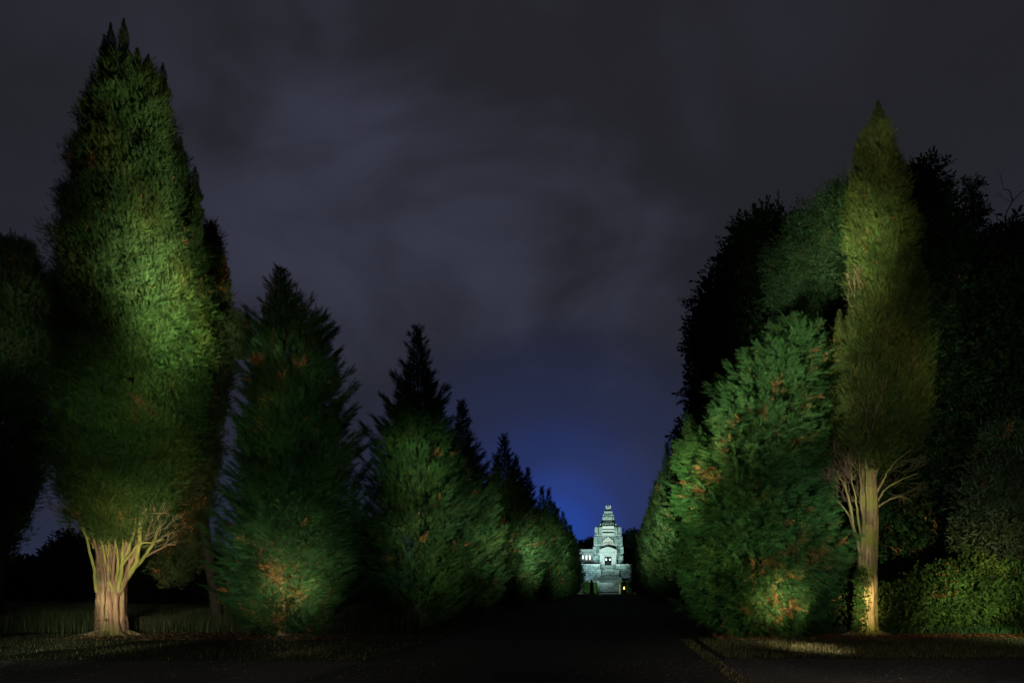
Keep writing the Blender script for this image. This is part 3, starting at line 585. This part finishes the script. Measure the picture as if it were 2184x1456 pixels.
st = [(lr(rr.uniform(1770, 1832), rr.uniform(985, 1090), rr.uniform(-.6, .1)), (rr.uniform(-1, .2), rr.uniform(-.6, .3), rr.uniform(.2, 1.2)), rr.uniform(.2, .42)) for _ in range(48)]
twigs('dead_twig', st, 10, t, M_twig_dead, 4, .011)
st = [(lr(rr.uniform(1880, 1940), rr.uniform(975, 1068), rr.uniform(-.4, .2)), (rr.uniform(.3, 1.2), rr.uniform(-.6, .3), rr.uniform(-.3, .8)), rr.uniform(.2, .4)) for _ in range(26)]
twigs('twig', st, 11, t, M_twig, 3, .011)
st = [(lr(rr.uniform(1812, 1900), rr.uniform(800, 960), -rr.uniform(.9, 1.5)), (rr.uniform(-.4, .4), -.4, 1), rr.uniform(.25, .5)) for _ in range(22)] + [(lr(rr.uniform(1800, 1830), rr.uniform(620, 690), -.8), (rr.uniform(-.9, -.1), -.4, 1), rr.uniform(.25, .4)) for _ in range(5)]
twigs('twig', st, 12, t, M_twig_dead, 3, .008)
roots(7, .34, 80, M_bark_moss)
# ivy on its trunk
r = np.random.default_rng(5); n = 900; z = r.random(n) ** 1.1 * 2.2; a = r.normal(3.75 + .12 * z, .38, n); rad = .35 - .05 * z / 2 + r.uniform(0, .05, n)
p = np.stack([np.cos(a) * rad - .02, np.sin(a) * rad, z], 1)
tt, cc = instance(LF_ROUND, p, np.stack([np.cos(a), np.sin(a), r.uniform(-1, 1, n)], 1) + r.normal(0, .6, (n, 3)), r.normal(0, 1, (n, 3)), r.uniform(.07, .14, n), tint(p, (.035, .085, .02), 3, .04))
iv = link('ivy', tri_mesh('ivy', tt, cc), None, M_leaf); iv.location = (Xr, Yr, 0); tag(iv, 'dark green ivy climbing the foot of the mossy cypress trunk', 'ivy')

# dark trees behind on the right
def broad(name, label, cat, px, Y, lobes, base, seed, dens, size, tmpl, brown=.02, group=None, trunk=.22, clump=.45, stem_h=None, fill=.5):
    """lobes in photo pixels: (x, y, half width, half height, depth radius m, depth offset m)"""
    X = PX(px, Y); t = empty(name, (X, Y, 0)); tag(t, label, cat, group); k = Y / FPX
    lb = [(PX(a, Y) - X, do, PZ(b, Y), w * k, dr_, h * k) for (a, b, w, h, dr_, do) in lobes]
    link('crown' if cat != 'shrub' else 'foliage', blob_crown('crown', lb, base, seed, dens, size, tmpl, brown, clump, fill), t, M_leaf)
    H = stem_h or max(l[2] for l in lb)
    tube('trunk' if cat != 'shrub' else 'stem', [(0, 0, -.05), (.1, .05, H * .5), (0, 0, H)], trunk, trunk * .35, t, M_dark_bark, 10, 10, .04, seed)
    for i, l in enumerate(lb[:6]):
        tube('limb' , [(.05, 0, max(.1, l[2] - abs(l[0]) - 1.0) * .8), (l[0] * .5, l[1] * .5, l[2] - l[5] * .5), (l[0], l[1], l[2])], trunk * .4, .02, t, M_dark_bark, 6, 8, .04, seed + i)
    return t
broad('dark_tree', 'tall black leafy tree behind the brightly lit conifer, right of the avenue', 'tree', 1625, 36,
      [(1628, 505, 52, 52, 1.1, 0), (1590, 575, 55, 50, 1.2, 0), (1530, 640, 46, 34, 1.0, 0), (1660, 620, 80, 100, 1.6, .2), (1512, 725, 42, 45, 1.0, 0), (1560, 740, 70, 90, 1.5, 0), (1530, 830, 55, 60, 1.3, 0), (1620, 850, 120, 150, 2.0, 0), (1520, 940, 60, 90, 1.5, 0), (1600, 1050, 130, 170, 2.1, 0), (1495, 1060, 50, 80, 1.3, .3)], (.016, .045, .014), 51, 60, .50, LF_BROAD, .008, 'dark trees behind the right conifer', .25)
broad('weeping_tree', 'leafy tree with long narrow drooping leaves, dimly lit between black conifer and cypress', 'tree', 1765, 31,
      [(1750, 500, 52, 70, 1.2, 0), (1705, 570, 48, 90, 1.2, 0), (1790, 560, 60, 130, 1.5, .3), (1740, 680, 90, 120, 1.6, 0), (1770, 850, 100, 150, 1.8, .3), (1790, 1040, 90, 150, 1.6, .5), (1800, 450, 34, 60, .8, .2)], (.034, .080, .026), 61, 60, .46, LF_LONG, .02, 'dark trees behind the right conifer')
broad('dark_tree', 'rounded dark tree top showing just right of the slender cypress', 'tree', 1985, 33,
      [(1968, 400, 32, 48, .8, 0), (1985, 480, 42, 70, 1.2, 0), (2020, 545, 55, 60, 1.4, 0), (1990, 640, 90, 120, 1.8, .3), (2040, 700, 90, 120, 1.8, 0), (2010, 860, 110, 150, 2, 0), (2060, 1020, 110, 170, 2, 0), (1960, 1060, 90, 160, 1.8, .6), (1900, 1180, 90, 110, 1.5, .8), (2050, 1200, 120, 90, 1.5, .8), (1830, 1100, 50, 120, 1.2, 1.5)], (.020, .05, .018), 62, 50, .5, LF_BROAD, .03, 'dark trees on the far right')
broad('dark_tree', 'sparse dark tree whose leafy shoot rises between bare branches on the right', 'tree', 2075, 35,
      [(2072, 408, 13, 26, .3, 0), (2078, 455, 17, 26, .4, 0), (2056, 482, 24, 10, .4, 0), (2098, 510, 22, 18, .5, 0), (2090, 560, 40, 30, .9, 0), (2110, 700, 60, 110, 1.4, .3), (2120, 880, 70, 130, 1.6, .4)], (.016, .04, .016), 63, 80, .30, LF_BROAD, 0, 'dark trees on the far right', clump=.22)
broad('dark_tree', 'black leafy tree mass filling the right edge of the picture', 'tree', 2165, 31,
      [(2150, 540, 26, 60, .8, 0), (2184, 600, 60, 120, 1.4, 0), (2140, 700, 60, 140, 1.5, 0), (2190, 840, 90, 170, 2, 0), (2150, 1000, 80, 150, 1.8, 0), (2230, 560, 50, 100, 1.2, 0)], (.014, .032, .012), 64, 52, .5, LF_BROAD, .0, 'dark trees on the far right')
Yz = 33; t = empty('bare_tree', (PX(2140, Yz), Yz, 0)); tag(t, 'leafless tree with thin crooked branches against the sky at far right', 'tree')
def lz(px, py, dy=0): return loc(px, py, dy, Yz, PX(2140, Yz))
tube('trunk', [lz(2140, 1286), lz(2136, 900), lz(2140, 620), lz(2142, 560)], .2, .06, t, M_dark_bark, 8)
for i, pts in enumerate([[(2141, 580), (2144, 520), (2142, 470), (2158, 430), (2180, 410)], [(2142, 545), (2120, 500), (2095, 470), (2080, 445)], [(2140, 560), (2100, 540), (2070, 510), (2045, 420), (2012, 402)], [(2143, 480), (2128, 455), (2116, 448)], [(2143, 500), (2160, 478), (2172, 470)], [(2120, 500), (2104, 500), (2088, 480)], [(2158, 430), (2150, 412), (2140, 404)]]):
    tube('branch', [lz(a, b, random.uniform(-.2, .2)) for a, b in pts], .045 if i < 3 else .025, .012, t, M_dark_bark, 6, 12, .03, i)
st = [(lz(a, b), (rr.uniform(-1, 1), 0, rr.uniform(.1, 1)), .35) for a, b in [(2180, 410), (2158, 430), (2080, 445), (2045, 425), (2014, 403), (2116, 448), (2172, 470), (2140, 404), (2095, 470), (2060, 470)]]
twigs('twig', st, 3, t, M_dark_bark, 3, .012)

# shrubs, right foreground
shr = [(1915, 1290, 50, 55, 'low leafy shrub just right of the mossy trunk'), (1990, 1262, 60, 75, 'second leafy shrub right of the mossy trunk'), (2065, 1250, 58, 85, 'brightest leafy shrub in the lit thicket at lower right'), (2135, 1262, 62, 88, 'leafy shrub at the dark right end of the lit thicket'), (1955, 1325, 60, 28, 'ground-hugging shrub in front of the lit thicket')]
for i, (a, b, w, h, lab) in enumerate(shr):
    broad('leafy_shrub', lab, 'shrub', a, 27.4 + i * .35, [(a, b + 12, w * 1.15, h * .85, 1.0, 0), (a - w * .6, b + 25, w * .6, h * .7, .8, 0), (a + w * .5, b - h * .05, w * .6, h * .6, .8, .2)], (.055, .090, .020), 70 + i, 110, .30, LF_ROUND, .02, 'leafy shrubs at lower right', .04, .3, 1.2, .4)
broad('tall_shrub', 'tall pale willowy shrub rising behind the lit thicket near the right edge', 'shrub', 2130, 29.5, [(2125, 1070, 55, 90, 1.0, 0), (2140, 1170, 60, 100, 1.1, 0), (2150, 980, 50, 80, .9, 0), (2100, 1150, 36, 90, .9, 0)], (.050, .080, .040), 77, 70, .5, LF_LONG, .03, None, .05, .4, 2.5)
broad('leafy_shrub', 'dark shrub in the gap between conifer and mossy trunk', 'shrub', 1800, 27.5, [(1800, 1310, 32, 40, .6, 0), (1790, 1240, 22, 70, .6, .3)], (.014, .03, .012), 79, 110, .3, LF_ROUND, .1, 'leafy shrubs at lower right', .04, .3, .9)

# distant dark trees on the left and behind the rows
far = [(-20, 1235, 70, 45, 95, 'low dark bush on the horizon at the far left edge'), (35, 1240, 40, 50, 90, 'second low dark bush on the left horizon'), (100, 1245, 60, 42, 92, 'low dark bush in the gap under the great cypress'), (165, 1205, 58, 62, 80, 'round dark distant tree behind the great cypress trunk, left side'), (330, 1235, 80, 55, 82, 'dark distant tree right of the great cypress trunk'), (430, 1240, 70, 60, 85, 'dark distant tree between great cypress and first conifer'), (760, 1200, 60, 85, 75, 'dark distant tree between first and second conifer of the left row'), (700, 1220, 60, 80, 80, 'dark distant tree behind the first conifer of the left row')]
for i, (a, b, w, h, Y, lab) in enumerate(far):
    broad('distant_tree', lab, 'tree', a, Y, [(a, b, w, h, w * Y / FPX, 0), (a - w * .5, b + 12, w * .6, h * .7, 2, 0), (a + w * .5, b + 8, w * .6, h * .75, 2, 0)], (.014, .03, .014), 90 + i, 22, .95, LF_BROAD, 0, 'distant trees across the meadow', .25, .8)
for i, (a, b, w, h, lab) in enumerate([(1232, 1190, 14, 25, 'dark tree top above the left end of the mausoleum wing'), (1262, 1180, 16, 28, 'dark tree top above the mausoleum wing beside the tower'), (1345, 1175, 22, 40, 'dark tree top right of the mausoleum tower')]):
    broad('distant_tree', lab, 'tree', a, 205, [(a, b, w, h, 2.2, 0), (a + 6, b - 8, w * .6, h * .7, 1.8, 0)], (.012, .03, .018), 110 + i, 14, 1.5, LF_BROAD, 0, 'dark trees behind the mausoleum', .3, .9)

# ------------------------------------------------------------------ mausoleum
def stone(name, a, b, sc=1.0):
    m = bpy.data.materials.new(name); m.use_nodes = True; t = m.node_tree; p = t.nodes['Principled BSDF']; p.inputs['Roughness'].default_value = .9; p.inputs['Specular IOR Level'].default_value = .15
    co = t.nodes.new('ShaderNodeTexCoord'); sp = t.nodes.new('ShaderNodeSeparateXYZ'); cb = t.nodes.new('ShaderNodeCombineXYZ')
    t.links.new(co.outputs['Object'], sp.inputs[0]); ad = t.nodes.new('ShaderNodeMath'); ad.operation = 'ADD'
    t.links.new(sp.outputs[0], ad.inputs[0]); t.links.new(sp.outputs[1], ad.inputs[1]); t.links.new(ad.outputs[0], cb.inputs[0]); t.links.new(sp.outputs[2], cb.inputs[1])
    br = t.nodes.new('ShaderNodeTexBrick'); br.inputs['Scale'].default_value = 1.0; br.inputs['Brick Width'].default_value = 1.1 * sc; br.inputs['Row Height'].default_value = .5 * sc; br.inputs['Mortar Size'].default_value = .05
    br.inputs['Color1'].default_value = (*a, 1); br.inputs['Color2'].default_value = (*b, 1); br.inputs['Mortar'].default_value = (a[0] * .35, a[1] * .35, a[2] * .35, 1); t.links.new(cb.outputs[0], br.inputs['Vector'])
    n = t.nodes.new('ShaderNodeTexNoise'); n.inputs['Scale'].default_value = 1.3; n.inputs['Detail'].default_value = 6; t.links.new(co.outputs['Object'], n.inputs['Vector'])
    r_ = t.nodes.new('ShaderNodeValToRGB'); r_.color_ramp.elements[0].position = .35; r_.color_ramp.elements[0].color = (.45, .50, .47, 1); r_.color_ramp.elements[1].position = .62; t.links.new(n.outputs['Fac'], r_.inputs[0])
    mx = t.nodes.new('ShaderNodeMix'); mx.data_type = 'RGBA'; mx.blend_type = 'MULTIPLY'; mx.inputs[0].default_value = 1
    t.links.new(br.outputs['Color'], mx.inputs[6]); t.links.new(r_.outputs[0], mx.inputs[7]); t.links.new(mx.outputs[2], p.inputs['Base Color'])
    return m
M_st = stone('weathered_stone', (.34, .40, .37), (.22, .28, .26)); M_st2 = mat('pale_stone', (.38, .39, .35), .85, .2, (.27, .29, .26), .2, nscale=2); M_dk = mat('shade_black', (.006, .009, .009), .8, .1)  # near-black, with the shade of doorway and tier gap put into its colour
M_relief = mat('carved_relief', (.62, .55, .44), .9, .1, (.22, .24, .2), 1, nscale=2.4); M_step = stone('step_stone', (.30, .34, .32), (.22, .26, .24), 1.6)
M_lit = mat('lit_window_glass', (.8, .75, .65), .3, .3, emit=((1, .92, .74), 1.1)); M_globe = mat('lamp_globe', (.9, .9, .9), .3, .3, emit=((.92, 1, .95), 4)); M_red = mat('votive_glow', (.9, .5, .2), .4, .3, emit=((1, .36, .10), 5)); M_iron = mat('painted_iron', (.20, .23, .21), .6, .4); M_post = mat('dark_post_stone', (.03, .03, .027), .9, .1)
YM = 184.0; XM = PX(1297, YM); kM = YM / FPX
ms = empty('mausoleum', (XM, YM, 0)); tag(ms, 'tall stepped stone mausoleum tower with portal, side wings and stairs, floodlit at the avenue end', 'mausoleum')
class MB:
    def __init__(s): s.v = []; s.f = []
    def frus(s, x0, x1, y0, y1, z0, z1, ix=0, iy=0):     # ix, iy: inset of the top
        o = len(s.v); s.v += [(x0, y0, z0), (x1, y0, z0), (x1, y1, z0), (x0, y1, z0), (x0 + ix, y0 + iy, z1), (x1 - ix, y0 + iy, z1), (x1 - ix, y1 - iy, z1), (x0 + ix, y1 - iy, z1)]
        s.f += [tuple(o + i for i in q) for q in ((3, 2, 1, 0), (4, 5, 6, 7), (0, 1, 5, 4), (1, 2, 6, 5), (2, 3, 7, 6), (3, 0, 4, 7))]; return s
    def octo(s, x, y0, y1, z0, z1, ins=0):
        o = len(s.v); cy = (y0 + y1) / 2; d = (y1 - y0) / 2; q = .62
        for (k, z) in ((1, z0), (1 - ins / x, z1)):
            for (a, b) in ((-1, -q), (-q, -1), (q, -1), (1, -q), (1, q), (q, 1), (-q, 1), (-1, q)): s.v.append((a * x * k, cy + b * d * k, z))
        s.f += [tuple(o + 7 - i for i in range(8)), tuple(o + 8 + i for i in range(8))] + [(o + i, o + (i + 1) % 8, o + 8 + (i + 1) % 8, o + 8 + i) for i in range(8)]; return s
    def prism(s, pts, y0, y1):
        o = len(s.v); n = len(pts); s.v += [(x, y0, z) for x, z in pts] + [(x, y1, z) for x, z in pts]
        s.f += [tuple(o + i for i in range(n))] + [tuple(o + n + n - 1 - i for i in range(n))] + [(o + i, o + i + n, o + (i + 1) % n + n, o + (i + 1) % n) for i in range(n)]; return s
    def sph(s, c, r_, n=10, m=6):
        o = len(s.v)
        for j in range(m + 1):
            for i in range(n): a = 2 * math.pi * i / n; b = math.pi * (j / m - .5); s.v.append((c[0] + r_ * math.cos(a) * math.cos(b), c[1] + r_ * math.sin(a) * math.cos(b), c[2] + r_ * math.sin(b)))
        for j in range(m):
            for i in range(n): s.f.append((o + j * n + i, o + j * n + (i + 1) % n, o + (j + 1) * n + (i + 1) % n, o + (j + 1) * n + i))
        return s
    def build(s, name, parent, m): return link(name, poly_mesh(name, s.v, s.f), parent, m)
def mz(py): return PZ(py, YM)
def mw(px): return px * kM
# lower body and its battered buttresses (centre of the tower at y=5 behind the facade)
b = MB(); b.frus(-mw(30), mw(30), 0, 9, mz(1236), mz(1181), .5, .3); b.frus(-mw(34), -mw(20), -.6, 1.5, mz(1236), mz(1184), .25, .2); b.frus(mw(20), mw(34), -.6, 1.5, mz(1236), mz(1184), .25, .2)
for s_ in (-1, 1):
    for q in range(4): c = s_ * mw(19 + q * 2.6); b.frus(c - .09, c + .09, -.75, -.1, mz(1187), mz(1182), 0, 0)
b.build('lower_body', ms, M_st)
MB().frus(-mw(31), mw(31), -.35, 9.3, mz(1181), mz(1179.5), 0, 0).build('cornice', ms, M_st2)
def tier(hw, y0, y1, inset=.25, ya=.3, yb=8.7, m=M_st, extra=None):
    bb = MB(); (bb.octo(mw(hw), ya, yb, mz(y0), mz(y1), inset) if hw <= 26 else bb.frus(-mw(hw), mw(hw), ya, yb, mz(y0), mz(y1), inset, inset))
    if extra: extra(bb, hw, y0, y1, ya)
    return bb.build('tower_tier', ms, m)
def piers(bb, hw, y0, y1, ya):
    for s_ in (-1, 1):
        for fr in (.62, .97):
            c = s_ * mw(hw) * fr; bb.frus(c - .42, c + .42, ya - .45, ya + .5, mz(y0), mz(y1 + 1.5), .08, .1)
def slots(bb, hw, y0, y1, ya):
    n = 7
    for i in range(n): c = (-.8 + 1.6 * i / (n - 1)) * mw(hw); bb.frus(c - .14, c + .14, ya - .22, ya + .3, mz(y0 - 1), mz(y1 + 1), .02, 0)
tier(30, 1179.5, 1163, .35, .4, 8.6, extra=piers)
MB().frus(-mw(30), mw(30), .1, 8.9, mz(1163), mz(1161.5)).build('cornice', ms, M_st2)
tier(28, 1161.5, 1142, .30, .6, 8.4, extra=piers)
MB().frus(-mw(28.5), mw(28.5), .2, 8.6, mz(1142), mz(1140)).build('cornice', ms, M_st2)
tier(26, 1140, 1122, .2, .9, 8.1, extra=piers)
MB().frus(-mw(25), mw(25), .8, 8.2, mz(1122), mz(1120.5)).build('cornice', ms, M_dk)  # near-black slab, shade of the gap between tiers painted as a band
tier(20.5, 1120.5, 1114, .35, 1.3, 7.7, extra=slots); tier(18.5, 1114, 1110.5, .4, 1.5, 7.5); tier(15.5, 1110.5, 1107, .4, 1.8, 7.1)
tier(14, 1107, 1099, .25, 2.3, 6.7, extra=slots); tier(12.5, 1099, 1093, .3, 2.6, 6.4, extra=slots); tier(9.6, 1093, 1086, .25, 3.1, 5.9, extra=slots); tier(6.2, 1086, 1081, .12, 3.5, 5.5)
f_ = MB().frus(-mw(5.4), mw(5.4), 3.8, 5.2, mz(1081), mz(1077.5)); 
for s_ in (-1, 1): f_.frus(s_ * mw(4.4) - .16, s_ * mw(4.4) + .16, 3.9, 4.3, mz(1077.5), mz(1073.6), .04, .04)
f_.sph((0, 4.5, mz(1075.8)), .38); f_.build('finial', ms, M_st2)
# panels on the front
MB().frus(-mw(13), mw(13), .30, 1.2, mz(1140), mz(1136)).frus(-mw(13.5), mw(13.5), .15, 1.2, mz(1132.5), mz(1129.5)).frus(-mw(12.5), mw(12.5), .45, 1.2, mz(1127), mz(1121)).build('window_lintel', ms, M_st2)
MB().frus(-mw(12), mw(12), .6, 1.0, mz(1135.8), mz(1132.7)).build('window_slit', ms, M_dk)
rel = MB(); rel.prism([(-mw(13), mz(1163)), (mw(13), mz(1163)), (mw(13), mz(1156)), (mw(9), mz(1151)), (mw(5), mz(1148)), (0, mz(1143.5)), (-mw(5), mz(1148)), (-mw(9), mz(1151)), (-mw(13), mz(1156))], .12, .9)
for i in range(6): c = mw(-11 + i * 4.4); rel.sph((c, .05, mz(1158.5)), .30); rel.frus(c - .14, c + .14, -.1, .4, mz(1163), mz(1159.5), .03, 0)
rel.build('carved_relief', ms, M_relief)
# portal
po = MB(); H_ = mz(1179); po.prism([(-mw(18), mz(1179)), (mw(18), mz(1179)), (mw(18), mz(1172)), (0, mz(1165.5)), (-mw(18), mz(1172))], -2.0, 0); po.build('pediment', ms, M_st2)
MB().frus(-mw(19), mw(19), -2.3, -.3, mz(1183.5), mz(1179)).build('lintel', ms, M_st2)
MB().frus(-mw(17.5), -mw(7.6), -1.9, -.2, mz(1205), mz(1183.5), .05, 0).build('portal_pier', ms, M_st2); MB().frus(mw(7.6), mw(17.5), -1.9, -.2, mz(1205), mz(1183.5), .05, 0).build('portal_pier', ms, M_st2)
MB().prism([(-mw(10.8), mz(1205)), (-mw(7.7), mz(1205)), (-mw(6.9), mz(1186.5)), (mw(6.9), mz(1186.5)), (mw(7.7), mz(1205)), (mw(10.8), mz(1205)), (mw(9.6), mz(1184)), (-mw(9.6), mz(1184))], -2.15, -1.5).build('door_frame', ms, M_st2)
MB().frus(-mw(8.2), mw(8.2), -1.1, -.9, mz(1205), mz(1184)).build('doorway_shade', ms, M_dk)  # black panel, the unlit interior of the open doorway painted in
for s_ in (-1, 1): 
    MB().sph((s_ * mw(4.2), -1.7, mz(1193)), .17).build('door_lamp', ms, M_globe)
    MB().frus(s_ * mw(3.9) - .03, s_ * mw(3.9) + .03, -1.73, -1.67, mz(1190.8), mz(1184)).build('lamp_chain', ms, M_iron)
# wings
for s_ in (-1,):
    x0, x1 = (-mw(67), -mw(30.5)) if s_ < 0 else (mw(30.5), mw(42))
    wg = MB().frus(x0, x1, 1.8, 8, mz(1236), mz(1172), .05, .1).build('wing', ms, M_st)
    MB().frus(x0 - .2, x1 + .02, 1.4, 8.2, mz(1182), mz(1180)).build('cornice', wg, M_st2); MB().frus(x0 - .1, x1, 1.6, 8.1, mz(1172), mz(1170)).build('parapet', wg, M_st2)
    for q in range(3):
        c = mw(34 + q * 3.2)
        if s_ < 0: c = mw(1243 + q * 7.3 - 1297)
        w_ = MB().frus(c - .17, c + .17, 1.70, 1.84, mz(1192.5), mz(1183.5)).build('window', wg, M_lit)
        MB().frus(c - .29, c - .17, 1.55, 1.9, mz(1193), mz(1183)).frus(c + .17, c + .29, 1.55, 1.9, mz(1193), mz(1183)).build('window_frame', w_, M_st)
# terrace and stairs
MB().frus(-mw(54), -mw(16.5), -5.5, 1.6, -.05, PZ(1204, 178.5)).frus(mw(16.5), mw(54), -5.5, 1.6, -.05, PZ(1204, 178.5)).build('terrace', ms, M_st)
MB().frus(-mw(54.5), -mw(16.2), -5.75, -5.2, PZ(1204, 178.5), PZ(1202.3, 178.5)).frus(mw(16.2), mw(54.5), -5.75, -5.2, PZ(1204, 178.5), PZ(1202.3, 178.5)).build('terrace_coping', ms, M_st2)
zt = mz(1205); ns = 26; sb = MB()
for i in range(ns):
    w_ = mw(15.8) if i > 16 else (mw(21) if i > 9 else mw(36)); yy = -14 + 12 * i / ns
    sb.frus(-w_, w_, yy, (-.6 if i > 16 else -5.9) , (zt * i / ns) + (0 if i else -.05), zt * (i + 1) / ns)
sb.build('staircase', ms, M_step)
for s_ in (-1, 1):
    for (xx, yy, zz) in ((18.5, -6.6, .64), (23.5, -9.8, .38)): c = s_ * mw(xx); MB().frus(c - .45, c + .45, yy - .9, yy + .8, -.05, zt * zz + 1.0).frus(c - .55, c + .55, yy - 1.0, yy + .9, zt * zz + 1.003, zt * zz + 1.2).build('stair_pedestal', ms, M_st)
# wall, gate, gateposts
YG = 166.0; kG = YG / FPX; gx = PX(1299, YG)
for s_, lab in ((-1, 'low pale-capped cemetery wall left of the gate'), (1, 'low pale-capped cemetery wall right of the gate')):
    w_ = empty('cemetery_wall', (gx, YG + 3.5, 0)); tag(w_, lab, 'wall', 'cemetery walls beside the gate')
    a, c = sorted((s_ * 2.3, s_ * 9.5)); MB().frus(a, c, -.2, .2, 0, 2.45).build('wall_body', w_, M_st); MB().frus(a - .1, c + .1, -.35, .35, 2.453, 2.75).build('coping', w_, M_st2)
gt = empty('cemetery_gate', (gx, YG, 0)); tag(gt, 'pale double-leaf iron bar gate closing the avenue below the mausoleum stairs', 'gate')
for s_ in (-1, 1):
    g = MB(); a, c = sorted((s_ * .05, s_ * 2.05))
    g.frus(a, c, -.04, .04, .25, .37).frus(a, c, -.04, .04, 2.15, 2.27).frus(a, c, -.04, .04, 1.1, 1.18)
    for i in range(13): x = a + (c - a) * (i + .5) / 13; g.frus(x - .028, x + .028, -.03, .03, .37, 2.55 - .3 * abs(i - 6) / 6 if False else 2.45)
    g.build('gate_leaf', gt, M_iron)
MB().frus(-.09, .09, -.09, -.05, 1.18, 1.48).build('lock_plate', gt, M_dk)
for s_ in (-1, 1):
    MB().frus(s_ * 2.22 - .14, s_ * 2.22 + .14, -.14, .14, -.02, 2.75, .02, .02).build('gate_post', gt, M_iron)
for px, lab in ((1262, 'dark tapered post left of the cemetery gate'), (1331, 'dark tapered post with orange votive lamp right of the gate')):
    pw = empty('gate_pillar', (PX(px, 160), 160, 0)); tag(pw, lab, 'pillar', 'dark pillars beside the gate')
    MB().frus(-.48, .48, -.48, .48, -.02, .3).frus(-.40, .40, -.40, .40, .303, 2.2, .05, .05).build('shaft', pw, M_post); MB().frus(-.45, .45, -.45, .45, 2.203, 2.4).frus(-.35, .35, -.35, .35, 2.403, 2.95, .3, .3).build('cap', pw, M_post)
    if px > 1300: 
        lt = MB().frus(-.13, .13, -.52, -.405, 1.05, 1.55, .03, .0).build('votive_lamp', pw, M_red)
for i, (px, w_, lab) in enumerate([(1254, 6, 'bright green clipped bush at the left of the gate'), (1271, 5, 'narrow green bush between left pillar and gate'), (1324, 4, 'narrow green bush between gate and right pillar'), (1338, 6, 'green bush right of the right gate pillar')]):
    broad('clipped_bush', lab, 'shrub', px, 168, [(px, 1254, w_, 10, .6, 0), (px, 1247, w_ * .7, 7, .5, 0)], (.05, .13, .04), 130 + i, 120, .3, LF_FAR if False else LF_ROUND, 0, 'bushes beside the cemetery gate', .05, .2, 1)

# floodlights of the mausoleum
TEAL = (.68, 1, .97); BLU = (.50, .78, 1)
spot((XM - 3.2, 162.5, 3.4), (XM - .5, 185, 13.5), 46, 20*K, TEAL, .8, 0)
spot((XM + 2.6, 162.5, 3.4), (XM + .5, 185, 13.0), 44, 13*K, TEAL, .8, 0)
spot((XM, 177, 7.4), (XM, 183, 9.5), 60, .12*K, (.95, 1, .85), .8, 0)
spot((XM, 164, 6.5), (XM, 185, 17), 22, 26*K, (.80, 1, .92), 1, 0)
spot((XM - 6, 163, 5.0), (XM - 5.5, 184, 7), 45, 7*K, BLU, .8, 0)
spot((XM - 1, 160.5, 4.5), (XM, 176, 2.8), 60, 3*K, TEAL, .9, 0)
spot((XM - 3, 163, 1.5), (gx - 4.6, 168, 1.2), 75, .5*K, (.7, 1, .6), .7, 0)
spot((XM + 2.5, 163, 1.5), (gx + 4.2, 168, 1.2), 75, .25*K, (.8, 1, .6), .7, 0)
